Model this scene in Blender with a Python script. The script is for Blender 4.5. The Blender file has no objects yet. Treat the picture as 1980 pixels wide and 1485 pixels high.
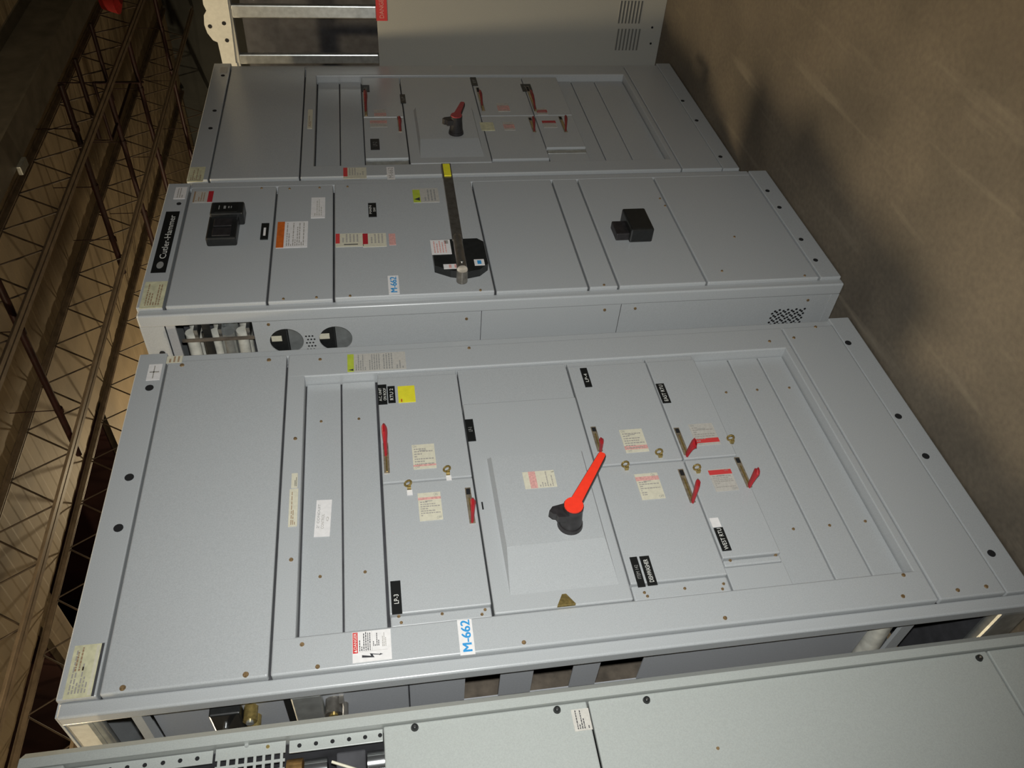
import bpy, bmesh, math, random
from mathutils import Vector, Matrix

random.seed(7)
S = bpy.context.scene
COL = S.collection

# ------------------------------------------------------------------ camera
F = 1566.4                                   # focal length in pixels of the 1980x1485 frame
CAM = Vector((-0.809, -1.716, 1.572))
RU = Vector((-0.153, -0.066, -0.986)).normalized()      # image right in the world
RF = Vector((0.693, 0.704, -0.154)).normalized()        # forward
RV = RF.cross(RU).normalized()                          # image down
RU = RV.cross(RF).normalized()
cam_d = bpy.data.cameras.new('camera')
cam_d.sensor_fit = 'HORIZONTAL'; cam_d.sensor_width = 36.0
cam_d.lens = F / 1980.0 * 36.0
cam_d.clip_start = 0.02; cam_d.clip_end = 200
cam = bpy.data.objects.new('camera', cam_d); COL.objects.link(cam)
M = Matrix.Identity(4)
for i in range(3):
    M[i][0] = RU[i]; M[i][1] = -RV[i]; M[i][2] = -RF[i]; M[i][3] = CAM[i]
cam.matrix_world = M
S.camera = cam

# ------------------------------------------------------------------ world, light, exposure
W = bpy.data.worlds.new('world'); S.world = W; W.use_nodes = True
bgn = W.node_tree.nodes['Background']
bgn.inputs[0].default_value = (1.0, 0.86, 0.62, 1); bgn.inputs[1].default_value = 0.006
S.view_settings.view_transform = 'Standard'; S.view_settings.look = 'None'
S.view_settings.gamma = 1.0; S.view_settings.use_curve_mapping = False
S.view_settings.exposure = 0.0

def light(name, kind, loc, power, color, size):
    d = bpy.data.lights.new(name, kind); d.energy = power; d.color = color
    d.shadow_soft_size = size
    o = bpy.data.objects.new(name, d); COL.objects.link(o); o.location = loc
    return o
# the camera's own flash, a little above the lens (the camera is held on its side)
fl = light('camera_flash', 'SPOT', CAM - RV * 0.055 + RU * 0.01 - RF * 0.01, 216, (0.985, 1.0, 0.975), 0.012)
fl.data.spot_size = math.radians(96); fl.data.spot_blend = 1.0
fl.rotation_euler = (RF + RV * 0.10).to_track_quat('-Z', 'Y').to_euler()       # aimed a touch towards the near end of the row
LAMP_POWER = 350

# ------------------------------------------------------------------ pixel helpers (a pixel gives a direction only)
def ray(px, py):
    return RU * ((px - 990) / F) + RV * ((py - 742.5) / F) + RF
def onX(p, X): d = ray(*p); return CAM + d * ((X - CAM.x) / d.x)
def onY(p, Y): d = ray(*p); return CAM + d * ((Y - CAM.y) / d.y)
def onZ(p, Z): d = ray(*p); return CAM + d * ((Z - CAM.z) / d.z)
def RF_(ll, ur, Y):                          # rectangle on a front plane: lower-left and upper-right image corners
    a = onY(ll, Y); b = onY(ur, Y)
    return (a.x, b.x, b.z, a.z)

# ------------------------------------------------------------------ materials
MATS = {}
def mat(name, col, rough=0.5, metal=0.0, noise=0.0, scale=60, bump=0.0, col2=None, detail=3, stretch=None, spec=None):
    m = bpy.data.materials.new(name); m.use_nodes = True
    nt = m.node_tree; b = nt.nodes['Principled BSDF']
    b.inputs['Roughness'].default_value = rough; b.inputs['Metallic'].default_value = metal
    if spec is not None: b.inputs['Specular IOR Level'].default_value = spec
    c = (*col, 1)
    if noise > 0 or col2 or bump > 0:
        tc = nt.nodes.new('ShaderNodeTexCoord'); n = nt.nodes.new('ShaderNodeTexNoise')
        n.inputs['Scale'].default_value = scale; n.inputs['Detail'].default_value = detail
        if stretch:
            mp = nt.nodes.new('ShaderNodeMapping'); mp.inputs['Scale'].default_value = stretch
            nt.links.new(tc.outputs['Object'], mp.inputs[0]); nt.links.new(mp.outputs[0], n.inputs['Vector'])
        else:
            nt.links.new(tc.outputs['Object'], n.inputs['Vector'])
        r = nt.nodes.new('ShaderNodeValToRGB')
        c2 = col2 if col2 else tuple(min(1, x * (1 + noise)) for x in col)
        c1 = col if col2 else tuple(x * (1 - noise) for x in col)
        r.color_ramp.elements[0].color = (*c1, 1); r.color_ramp.elements[1].color = (*c2, 1)
        r.color_ramp.elements[0].position = 0.3; r.color_ramp.elements[1].position = 0.7
        nt.links.new(n.outputs['Fac'], r.inputs[0]); nt.links.new(r.outputs[0], b.inputs['Base Color'])
        if bump > 0:
            bp = nt.nodes.new('ShaderNodeBump'); bp.inputs['Strength'].default_value = bump
            bp.inputs['Distance'].default_value = 0.002
            nt.links.new(n.outputs['Fac'], bp.inputs['Height']); nt.links.new(bp.outputs[0], b.inputs['Normal'])
    else:
        b.inputs['Base Color'].default_value = c
    MATS[name] = m
    return m
mat('paint', (0.400, 0.415, 0.423), 0.27, noise=0.07, scale=420, bump=0.02, detail=2)
mat('paint_pale', (0.335, 0.353, 0.336), 0.36, noise=0.06, scale=420, bump=0.02, detail=2)
mat('paint_cream', (0.37, 0.367, 0.335), 0.5, noise=0.05, scale=300, detail=2)
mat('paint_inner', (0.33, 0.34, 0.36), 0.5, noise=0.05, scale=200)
mat('galvanised', (0.55, 0.57, 0.56), 0.33, 0.75, noise=0.15, scale=40)
mat('bright_steel', (0.75, 0.77, 0.78), 0.18, 0.95, noise=0.08, scale=30)
mat('brushed_steel', (0.30, 0.28, 0.25), 0.34, 0.85, noise=0.2, scale=60)
mat('brass', (0.48, 0.36, 0.13), 0.35, 0.8, noise=0.25, scale=150)
mat('tarnish', (0.30, 0.25, 0.18), 0.4, 0.5, noise=0.3, scale=120)
mat('red_darker', (0.20, 0.025, 0.025), 0.5, noise=0.2, scale=60)  # darker red for the far board's toggles
mat('red_dull', (0.34, 0.045, 0.05), 0.5, noise=0.1, scale=60)
mat('copper', (0.66, 0.40, 0.16), 0.3, 0.85, noise=0.25, scale=60)
mat('rusty_screw', (0.30, 0.20, 0.10), 0.5, 0.6, noise=0.4, scale=300)
mat('black_plastic', (0.014, 0.015, 0.015), 0.35, noise=0.2, scale=80)
mat('black_hole', (0.006, 0.006, 0.007), 0.9)
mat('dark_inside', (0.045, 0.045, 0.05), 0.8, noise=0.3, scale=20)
mat('brown_board', (0.105, 0.085, 0.065), 0.85, noise=0.35, scale=25)
mat('red_plastic', (0.36, 0.012, 0.018), 0.4, noise=0.12, scale=60)
mat('orange_red', (0.86, 0.045, 0.02), 0.45, noise=0.05, scale=80)
mat('hub_black', (0.022, 0.020, 0.021), 0.45, noise=0.3, scale=60)
mat('white_label', (0.72, 0.70, 0.69), 0.6, noise=0.05, scale=90)
mat('cream_label', (0.60, 0.57, 0.45), 0.6, noise=0.06, scale=120)
mat('yellow_label', (0.56, 0.54, 0.36), 0.6, noise=0.16, scale=60)
mat('yellow_note', (0.72, 0.66, 0.03), 0.6, noise=0.06, scale=60)
mat('lime_label', (0.42, 0.50, 0.05), 0.5, noise=0.1, scale=60)
mat('black_label', (0.008, 0.009, 0.009), 0.45)
mat('ink', (0.03, 0.03, 0.035), 0.7)
mat('faint_ink', (0.33, 0.31, 0.28), 0.7)
mat('brown_ink', (0.30, 0.20, 0.12), 0.7)
mat('white_ink', (0.70, 0.70, 0.66), 0.6)
mat('grey_ink', (0.25, 0.25, 0.24), 0.6)
mat('blue_ink', (0.03, 0.27, 0.58), 0.6)
mat('danger_red', (0.58, 0.05, 0.05), 0.5)
mat('dark_red', (0.40, 0.02, 0.03), 0.5)
mat('pink_print', (0.62, 0.33, 0.30), 0.6, noise=0.2, scale=200)
mat('orange_print', (0.55, 0.12, 0.015), 0.55, noise=0.15, scale=60)
mat('faint_label', (0.46, 0.44, 0.40), 0.5, noise=0.08, scale=150)
mat('lift_white', (0.50, 0.50, 0.46), 0.5, noise=0.06, scale=60)
mat('vent_grey', (0.13, 0.13, 0.12), 0.7)
mat('insulation_white', (0.55, 0.54, 0.48), 0.3, noise=0.25, scale=25)
mat('joist_paint', (0.26, 0.20, 0.14), 0.6, noise=0.25, scale=8)
mat('girder_paint', (0.16, 0.145, 0.12), 0.5, noise=0.25, scale=5)
mat('web_silhouette', (0.09, 0.065, 0.045), 0.6, noise=0.25, scale=8)  # joist colour darkened so the rods read as silhouettes against the lit deck
mat('pipe_paint', (0.03, 0.008, 0.008), 0.5, noise=0.3, scale=10)
mat('wall_maroon', (0.055, 0.022, 0.018), 0.85, noise=0.35, scale=1.2)
mat('wall_dark', (0.04, 0.042, 0.038), 0.85, noise=0.4, scale=0.8)
mat('deck_paint', (0.30, 0.235, 0.15), 0.75, noise=0.25, scale=1.1)
mat('red_fitting', (0.30, 0.012, 0.012), 0.5, noise=0.15, scale=20)
mat('lamp_housing', (0.4, 0.4, 0.4), 0.4, 0.6)

def concrete():
    m = bpy.data.materials.new('concrete'); m.use_nodes = True; nt = m.node_tree; L = nt.links
    b = nt.nodes['Principled BSDF']; b.inputs['Roughness'].default_value = 0.62
    tc = nt.nodes.new('ShaderNodeTexCoord')
    def noise(scale, det, stretch=(1, 1, 1), rot=0):
        mp = nt.nodes.new('ShaderNodeMapping'); mp.inputs['Scale'].default_value = stretch
        mp.inputs['Rotation'].default_value = (0, 0, rot)
        n = nt.nodes.new('ShaderNodeTexNoise'); n.inputs['Scale'].default_value = scale; n.inputs['Detail'].default_value = det
        L.new(tc.outputs['Object'], mp.inputs[0]); L.new(mp.outputs[0], n.inputs['Vector']); return n
    def ramp(n, a, bb, ca, cb):
        r = nt.nodes.new('ShaderNodeValToRGB'); r.color_ramp.elements[0].position = a; r.color_ramp.elements[1].position = bb
        r.color_ramp.elements[0].color = (*ca, 1); r.color_ramp.elements[1].color = (*cb, 1)
        L.new(n.outputs['Fac'], r.inputs[0]); return r
    big = ramp(noise(2.2, 5), 0.3, 0.72, (0.080, 0.067, 0.051), (0.158, 0.131, 0.095))
    fine = ramp(noise(55, 4), 0.25, 0.75, (0.78, 0.78, 0.78), (1.12, 1.12, 1.12))
    mul = nt.nodes.new('ShaderNodeMixRGB'); mul.blend_type = 'MULTIPLY'; mul.inputs[0].default_value = 1
    L.new(big.outputs[0], mul.inputs[1]); L.new(fine.outputs[0], mul.inputs[2])
    # pale scuffs dragged along the aisle
    sc = ramp(noise(2.6, 4, (0.55, 5.0, 1), 0.12), 0.60, 0.74, (0, 0, 0), (0.42, 0.42, 0.42))
    mix = nt.nodes.new('ShaderNodeMixRGB'); mix.blend_type = 'MIX'; mix.inputs[2].default_value = (0.25, 0.215, 0.162, 1)
    L.new(sc.outputs[0], mix.inputs[0]); L.new(mul.outputs[0], mix.inputs[1])
    L.new(mix.outputs[0], b.inputs['Base Color'])
    MATS['concrete'] = m
concrete()

# ------------------------------------------------------------------ mesh building
class MB:
    def __init__(s): s.v = []; s.f = []; s.m = []; s.names = []; s.smooth = []
    def mi(s, name):
        if name not in s.names: s.names.append(name)
        return s.names.index(name)
    def add(s, verts, faces, m, smooth=False):
        o = len(s.v); k = s.mi(m); s.v += [tuple(p) for p in verts]
        for fc in faces: s.f.append(tuple(i + o for i in fc)); s.m.append(k); s.smooth.append(smooth)
        return s
    def box(s, x0, x1, y0, y1, z0, z1, m, bev=0.0, seg=2):
        if bev > 0:
            bm = bmesh.new(); bmesh.ops.create_cube(bm, size=1)
            for v in bm.verts:
                v.co = ((x0 + x1) / 2 + v.co.x * (x1 - x0), (y0 + y1) / 2 + v.co.y * (y1 - y0), (z0 + z1) / 2 + v.co.z * (z1 - z0))
            bev = min(bev, 0.45 * min(abs(x1 - x0), abs(y1 - y0), abs(z1 - z0)))
            bmesh.ops.bevel(bm, geom=bm.edges[:], offset=bev, segments=seg, affect='EDGES', profile=0.5)
            bm.verts.index_update()
            s.add([v.co[:] for v in bm.verts], [[v.index for v in f.verts] for f in bm.faces], m); bm.free(); return s
        v = [(x, y, z) for x in (x0, x1) for y in (y0, y1) for z in (z0, z1)]
        return s.add(v, [(0, 1, 3, 2), (4, 6, 7, 5), (0, 4, 5, 1), (2, 3, 7, 6), (0, 2, 6, 4), (1, 5, 7, 3)], m)
    def prism(s, pts, d, m):                 # closed polygon (3D points) pushed along vector d
        n = len(pts); d = Vector(d); a = [Vector(p) for p in pts]
        v = a + [p + d for p in a]
        fc = [tuple(range(n - 1, -1, -1)), tuple(range(n, 2 * n))] + [(i, (i + 1) % n, (i + 1) % n + n, i + n) for i in range(n)]
        return s.add(v, fc, m)
    def cyl(s, a, b, r0, m, r1=None, n=14, smooth=True):
        a = Vector(a); b = Vector(b); r1 = r0 if r1 is None else r1
        ax = (b - a).normalized(); u = ax.orthogonal().normalized(); w = ax.cross(u)
        ring = lambda c, r: [c + (u * math.cos(2 * math.pi * i / n) + w * math.sin(2 * math.pi * i / n)) * r for i in range(n)]
        v = ring(a, r0) + ring(b, r1)
        s.add(v, [(i, (i + 1) % n, (i + 1) % n + n, i + n) for i in range(n)], m, smooth)
        s.add(ring(a, r0), [tuple(range(n - 1, -1, -1))], m); s.add(ring(b, r1), [tuple(range(n))], m)
        return s
    def sweep(s, path, prof, m, up=(0, 0, 1), scales=None):
        path = [Vector(p) for p in path]; n = len(prof); vs = []
        for i, p in enumerate(path):
            t = (path[min(i + 1, len(path) - 1)] - path[max(i - 1, 0)]).normalized()
            u = t.cross(Vector(up)).normalized(); w = u.cross(t).normalized(); k = scales[i] if scales else 1
            vs += [p + u * a * k + w * b * k for a, b in prof]
        fc = []
        for i in range(len(path) - 1):
            fc += [(i * n + j, i * n + (j + 1) % n, (i + 1) * n + (j + 1) % n, (i + 1) * n + j) for j in range(n)]
        fc += [tuple(range(n - 1, -1, -1)), tuple(range((len(path) - 1) * n, len(path) * n))]
        return s.add(vs, fc, m)
    def build(s, name, parent=None, org=(0, 0, 0), label=None, **props):
        me = bpy.data.meshes.new(name); org = Vector(org)
        me.from_pydata([tuple(Vector(p) - org) for p in s.v], [], s.f)
        for nm in s.names: me.materials.append(MATS[nm])
        me.polygons.foreach_set('material_index', s.m); me.polygons.foreach_set('use_smooth', s.smooth)
        bm = bmesh.new(); bm.from_mesh(me); bmesh.ops.recalc_face_normals(bm, faces=bm.faces[:]); bm.to_mesh(me); bm.free()
        me.update()
        o = bpy.data.objects.new(name, me); COL.objects.link(o)
        if parent: o.parent = parent
        else: o.location = org
        if label: o['label'] = label
        for k, v in props.items(): o[k] = v
        return o

def thing(name, loc, label, cat, group=None):
    o = bpy.data.objects.new(name, None); COL.objects.link(o); o.location = loc; o.empty_display_size = 0.1
    o['label'] = label; o['category'] = cat
    if group: o['group'] = group
    return o

_tc = {}
def text2d(t, bold=0.0):
    if (t, bold) not in _tc:
        c = bpy.data.curves.new('glyphs', 'FONT'); c.body = t; c.resolution_u = 3; c.offset = bold
        o = bpy.data.objects.new('glyphs', c); me = bpy.data.meshes.new_from_object(o)
        v = [(p.co.x, p.co.y) for p in me.vertices]; f = [tuple(p.vertices) for p in me.polygons]
        bpy.data.objects.remove(o); bpy.data.meshes.remove(me); bpy.data.curves.remove(c)
        xs = [p[0] for p in v]; ys = [p[1] for p in v]
        a, b, cc, d = min(xs), max(xs), min(ys), max(ys)
        _tc[(t, bold)] = ([((p[0] - a) / (b - a), (p[1] - cc) / max(d - cc, 1e-6)) for p in v], f)
    return _tc[(t, bold)]

class Cab:
    """a cabinet: an Empty plus helpers that build parts in world metres relative to it"""
    def __init__(s, name, loc, label, group='switchboard cabinets standing in the row'):
        s.org = Vector(loc); s.e = thing(name, loc, label, 'cabinet', group)
    def mesh(s, mb, name, parent=None, label=None, **k): return mb.build(name, parent or s.e, s.org, label, **k)
    def box(s, name, x0, x1, y0, y1, z0, z1, m, bev=0.0, parent=None, label=None, seg=2):
        return s.mesh(MB().box(x0, x1, y0, y1, z0, z1, m, bev, seg), name, parent, label)
    def screw(s, p, y, parent=None, r=0.006, m='rusty_screw', name='screw'):
        q = onY(p, y); mb = MB().cyl((q.x, y + 0.002, q.z), (q.x, y - 0.0025, q.z), r, m, r * 0.7, n=10)
        return s.mesh(mb, name, parent)
    def plug(s, p, y, r=0.0105, parent=None):
        q = onY(p, y); mb = MB().cyl((q.x, y + 0.003, q.z), (q.x, y - 0.0012, q.z), r, 'black_hole', n=14)
        return s.mesh(mb, 'hole_plug', parent)
    def sticker(s, rect, y, base, items, name='sticker', parent=None, label=None, rot=0.0, side=False, thick=0.0012, turn=False):
        """front face: rect=(x0,x1,z0,z1) at depth y.  side=True: rect=(y0,y1,z0,z1) on plane x=y, read from -X"""
        a0, a1, z0, z1 = rect; ca, cz = (a0 + a1) / 2, (z0 + z1) / 2; mb = MB()
        def T(u, v, w):
            if turn: u, v = v, 1 - u
            if side: return (y - w, a1 + (a0 - a1) * u, z0 + (z1 - z0) * v)
            x = a0 + (a1 - a0) * u - ca; z = z0 + (z1 - z0) * v - cz
            c, sn = math.cos(rot), math.sin(rot)
            return (ca + x * c - z * sn, y - w, cz + x * sn + z * c)
        def slab(u0, u1, v0, v1, w0, w1, m):
            v = [T(u, vv, w) for u in (u0, u1) for vv in (v0, v1) for w in (w0, w1)]
            mb.add(v, [(0, 1, 3, 2), (4, 6, 7, 5), (0, 4, 5, 1), (2, 3, 7, 6), (0, 2, 6, 4), (1, 5, 7, 3)], m)
        slab(0, 1, 0, 1, -0.0004, thick, base)
        w = thick
        for kk, it in enumerate(items):
            if it[0] == 'rect':
                _, u0, u1, v0, v1, m = it; slab(u0, u1, v0, v1, w, w + 0.0003, m)
            elif it[0] == 'text':
                _, t, u0, u1, v0, v1, m = it[:7]; bold = it[7] if len(it) > 7 else 0.0
                vv, ff = text2d(t, bold)
                mb.add([T(u0 + (u1 - u0) * p[0], v0 + (v1 - v0) * p[1], w + 0.0006 + 0.00004 * kk) for p in vv], ff, m)
            elif it[0] == 'lines':               # rows of small print
                _, u0, u1, v0, v1, n, m = it; h = (v1 - v0) / n
                for i in range(n):
                    u = u0
                    while u < u1 - 0.02:
                        L = random.uniform(0.05, 0.16) * (u1 - u0); e = min(u + L, u1)
                        slab(u, e, v0 + i * h + h * 0.25, v0 + i * h + h * 0.7, w, w + 0.0004, m); u = e + 0.03 * (u1 - u0)
                        if random.random() < 0.12: break
            elif it[0] == 'poly':
                _, pts, m = it; mb.add([T(a, b, w + 0.0006) for a, b in pts], [tuple(range(len(pts)))], m)
        return s.mesh(mb, name, parent, label)

# ------------------------------------------------------------------ building shell
FLOOR = MB().box(-8, 20, -8, 12, -0.1, 0, 'concrete').build('floor', kind='structure')

YAW = -0.033                                   # the roof steel runs slightly askew to the row of cabinets
def ry(y0, x): return y0 + YAW * x
DECK = 5.6
def deck(name, x0, x1, y0, y1):
    mb = MB(); p = 0.305; n = int((x1 - x0) / p); v = []; prof = []
    for i in range(n + 1):
        x = x0 + i * p
        for dx, dz in ((0, 0), (0.10, 0), (0.125, 0.003), (0.28, 0.003)):
            if x + dx <= x1: prof.append((x + dx, DECK + dz))
    for x, z in prof: v += [(x, ry(y0, x), z), (x, ry(y1, x), z)]
    for x, z in prof: v += [(x, ry(y0, x), DECK + 0.09), (x, ry(y1, x), DECK + 0.09)]
    k = len(prof); fc = [(2 * i, 2 * i + 1, 2 * i + 3, 2 * i + 2) for i in range(k - 1)]
    fc += [(2 * k + 2 * i, 2 * k + 2 * i + 2, 2 * k + 2 * i + 3, 2 * k + 2 * i + 1) for i in range(k - 1)]
    mb.add(v, fc, 'deck_paint')
    return mb.build(name, kind='structure')
deck('ceiling', -8, 17.3, -8, 7.2)
deck('ceiling_bay', 7.9, 17.3, 7.2, 12)
deck('ceiling_strip', 4.45, 4.98, 7.2, 12)
# dark roof monitor above the two open bays
mb = MB()
for x0, x1 in ((4.98, 7.9), (-8, 4.45)):
    ya, yb = 7.25 + YAW * x0, 12
    mb.box(x0, x1, yb, yb + .1, DECK, 8, 'wall_maroon'); mb.box(x0, x1, ya - .35, ya - .25, DECK + .1, 8, 'wall_maroon')
    mb.box(x0 - .05, x0 + .02, ya - .3, yb, DECK + .1, 8, 'wall_maroon'); mb.box(x1 - .02, x1 + .05, ya - .3, yb, DECK + .1, 8, 'wall_maroon')
    mb.box(x0, x1, ya - .3, yb, 8, 8.1, 'wall_maroon')
mb.build('ceiling_monitor', kind='structure')
MB().box(17.3, 17.5, -8, 12, 0, 5.8, 'wall_dark').build('wall_far', kind='structure')
MB().box(-8, 17.4, 12, 12.2, 0, 8, 'wall_maroon').build('wall_back', kind='structure')

# roof steel ---------------------------------------------------------
def joist(y0, xa, xb, x_node, label):
    e = thing('roof_joist', (xa, ry(y0, xa), 5.0), label, 'joist', 'open web roof joists'); org = e.location.copy()
    def P(x, z, dy=0): return Vector((x, ry(y0, x) + dy, z))
    for nm, z, dz in (('bottom_chord', 5.0, 1), ('top_chord', DECK - 0.002, -1)):
        mb = MB()
        for sgn in (-1, 1):
            a, b = P(xa, z, sgn * 0.012), P(xb, z, sgn * 0.012)
            prof = [(0, 0), (sgn * 0.055, 0), (sgn * 0.055, 0.008 * dz), (sgn * 0.008, 0.008 * dz), (sgn * 0.008, 0.055 * dz), (0, 0.055 * dz)]
            pts = [a + Vector((0, u, w)) for u, w in prof]
            mb.prism(pts, b - a, 'joist_paint')
        mb.build(nm, e, org)
    sp = 0.69; n0 = math.ceil((xa - x_node) / sp); k = n0
    while x_node + (k + 1) * sp < xb:
        xn = x_node + k * sp
        for x_t, nm in ((xn + sp / 2, 'web_rod'), (xn - sp / 2, 'web_rod')):
            if x_t < xa: continue
            MB().cyl(P(xn, 5.02), P(x_t, DECK - 0.03), 0.010, 'web_silhouette', n=6).build(nm, e, org)
        k += 1
joist(3.87, 1.5, 17.2, 6.22, 'open web steel joist between the deep girder and the next joist')
joist(5.58, 0.5, 17.2, 5.574, 'open web steel joist whose chord crosses the dark roof opening')
joist(7.33, 0.5, 17.2, 5.2, 'open web steel joist hanging inside the dark roof opening')

xa, xb = 2.0, 17.2
e = thing('roof_girder', (xa, ry(2.62, xa), 4.9), 'deep dark steel girder with a broad bottom flange under the roof deck', 'girder')
org = e.location.copy()
def gbox(name, dy0, dy1, z0, z1):
    pts = [Vector((xa, ry(2.62, xa) + a, z)) for a, z in ((dy0, z0), (dy1, z0), (dy1, z1), (dy0, z1))]
    MB().prism(pts, (xb - xa, YAW * (xb - xa), 0), 'girder_paint').build(name, e, org)
gbox('bottom_flange', -0.17, 0.17, 4.90, 4.925); gbox('web', -0.01, 0.01, 4.925, 5.5); gbox('top_flange', -0.15, 0.15, 5.5, 5.52)
q = onZ((40, 322), 4.9)
MB().box(q.x - .1, q.x + .1, q.y - .05, q.y + .04, 4.86, 4.905, 'galvanised', .01).build('clamp_plate', e, org, 'pale metal clamp on the flange')

def pipe(a, b, z, r, label, name='roof_pipe'):
    A, B = onZ(a, z), onZ(b, z); x = (A.x + B.x) / 2
    o = MB(); o.cyl((x, A.y - 0.15, z), (x - 0.02, B.y + 0.15, z), r, 'pipe_paint', n=10)
    k = int((B.y - A.y) / 0.8)
    for i in range(k): 
        y = A.y + (B.y - A.y) * (i + .5) / k
        o.cyl((x, y, z), (x, y, DECK), 0.006, 'pipe_paint', n=6)
        o.cyl((x, y - .03, z), (x, y + .03, z), r * 1.25, 'pipe_paint', n=10)
    o = o.build(name, None, (x, A.y, z)); o['label'] = label; o['category'] = 'pipe'; o['group'] = 'dark pipes under the roof deck'
pipe((0, 550), (145, 862), 5.1, .036, 'dark red pipe ending at the joist by the roof opening')
pipe((127, 184), (233, 513), 5.1, .036, 'long dark red pipe running from the girder past two joists')
pipe((151, 138), (187, 244), 5.1, .028, 'short dark pipe between girder and first joist, nearer of two')
pipe((182, 66), (212, 174), 5.1, .028, 'short dark pipe between girder and first joist, farther of two')
pipe((216, 198), (297, 474), 5.1, .036, 'dark pipe under the roof deck beside the hanging trapeze frame')
pipe((255, 95), (322, 368), 5.1, .036, 'dark red pipe under the roof deck beyond the trapeze frame')
pipe((300, 0), (368, 293), 5.1, .034, 'dark pipe under the roof deck closest to the far dark wall')
# trapeze hanger
A, B, C_ = onZ((181, 160), 5.1), onZ((216, 271), 5.1), onZ((252, 161), 5.1)
D_ = onZ((276, 159), 5.1)
mb = MB(); mb.cyl(A, B, .02, 'pipe_paint', n=6); mb.cyl(B, C_, .02, 'pipe_paint', n=6); mb.cyl(A, D_, .02, 'pipe_paint', n=6)
for p in (A, B, C_): mb.cyl(p, (p.x, p.y, DECK), .008, 'pipe_paint', n=6)
o = mb.build('trapeze_hanger', None, A); o['label'] = 'dark triangular trapeze hanger of thin bars below the roof deck'; o['category'] = 'hanger'
p = onZ((214, -12), 5.0)
mb = MB(); mb.cyl((p.x, p.y, 4.93), (p.x, p.y, 5.13), .26, 'red_fitting', .2, n=20); mb.cyl((p.x, p.y, 4.88), (p.x, p.y, 4.93), .13, 'red_fitting', .26, n=20)
mb.cyl((p.x, p.y, 5.13), (p.x, p.y, DECK), .02, 'red_fitting', n=8)
o = mb.build('hanging_fitting', None, (p.x, p.y, 4.88)); o['label'] = 'dull red round fitting hung from the roof deck'; o['category'] = 'fitting'

# warm lamps above the row; last two unseen, added to brighten the deck
for i, (x, y, z, k, lab) in enumerate(((-3.2, .32, 4.7, .6, 'round high bay lamp hung above the open end of the cabinet row'), (1.6, .18, 4.7, .95, 'round high bay lamp hung straight above the cabinet row'), (-.2, 4.9, 4.1, .85, 'unseen lamp added to light the roof deck, low behind the open end of the row'), (9.0, 10.0, 4.3, 1.75, 'unseen lamp added to light the roof deck, low behind the far end of the row'))):
    e = thing('high_bay_lamp', (x, y, z), lab, 'lamp', 'high bay lamps')
    MB().cyl((x, y, z + .12), (x, y, z + .34), .22, 'lamp_housing', .10, n=24).build('reflector', e, (x, y, z))
    MB().cyl((x, y, z + .34), (x, y, z + .55), .10, 'lamp_housing', n=20).build('ballast_housing', e, (x, y, z))
    MB().cyl((x, y, z + .55), (x, y, DECK), .012, 'lamp_housing', n=8).build('hanger_rod', e, (x, y, z))
    light('high_bay_light', 'POINT', (x, y, z), LAMP_POWER * k, (1.0, 0.80, 0.50), 0.09)

# ------------------------------------------------------------------ shared cabinet pieces
H = 2.286
DANGER = [('rect', 0.02, 0.66, 0.86, 0.985, 'danger_red')]
def text_plate(c, ll, ur, y, lines, parent, ink='white_ink', label=None, name='nameplate'):
    r = RF_(ll, ur, y); n = len(lines); it = []
    for i, (t, u0, u1) in enumerate(lines):
        h = 0.62 / n if n > 1 else 0.46; c0 = 1 - (i + 0.5) / n
        it.append(('text', t, u0, u1, c0 - h / 2, c0 + h / 2, ink))
    return c.sticker(r, y, 'black_label', it, name, parent, label, thick=0.002)

def toggle(c, parent, s0, s1, b, t, y, out=0.05, label=None, m='red_plastic'):
    """brass slot plate from pixel s0 to s1 with a red paddle from base pixel b to tip pixel t"""
    A, B = onY(s0, y), onY(s1, y); zc = (A.z + B.z) / 2; x0, x1 = min(A.x, B.x), max(A.x, B.x)
    mb = MB().box(x0, x1, y - .0025, y + .001, zc - .0075, zc + .0075, 'tarnish'); mb.box(x1 - .2 * (x1 - x0), x1 - .004, y - .0032, y - .002, zc - .0055, zc + .0055, 'black_hole'); mb.box(x0 + .004, x1 - .3 * (x1 - x0), y - .0040, y - .002, zc - .002, zc + .002, 'brass')
    c.mesh(mb, 'handle_slot', parent, 'tarnished brass slot plate')
    P0 = onY(b, y); P0 = Vector((P0.x, y, zc)); P1 = onY(t, y - out)
    d = P1 - P0; path = [P0 + d * k for k in (0, .18, .38, .62, .85, 1.0)]
    path = [p + Vector((0, -out * .35 * math.sin(math.pi * k), 0)) for p, k in zip(path, (0, .18, .38, .62, .85, 1))]
    prof = [(.0145 * math.cos(a), .0065 * math.sin(a)) for a in [i * math.pi / 4 for i in range(8)]]
    mb = MB().sweep(path, prof, m, up=(0.1, 0.3, 1), scales=(.6, .7, .85, 1.05, 1.05, .6))
    c.mesh(mb, 'toggle_handle', parent, label or 'red toggle handle')

def hasp(c, parent, p, y, tag=False):
    q = onY(p, y); mb = MB(); n = 10
    pts = [(q.x + .0085 * math.cos(a), y - .010 + .004 * math.sin(a), q.z + .0085 * math.sin(a)) for a in [2 * math.pi * i / n for i in range(n + 1)]]
    prof = [(.003 * math.cos(a), .003 * math.sin(a)) for a in [i * math.pi / 3 for i in range(6)]]
    mb.sweep(pts, prof, 'brass', up=(0.1, 1, 0.1)); mb.box(q.x - .014, q.x - .006, y - .012, y, q.z - .007, q.z + .003, 'brass')
    c.mesh(mb, 'padlock_hasp', parent, 'small brass padlock ring')
    if tag: c.box('paper_tag', q.x - .032, q.x - .016, y - .0015, y, q.z - .010, q.z + .004, 'white_label', parent=parent)

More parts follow.
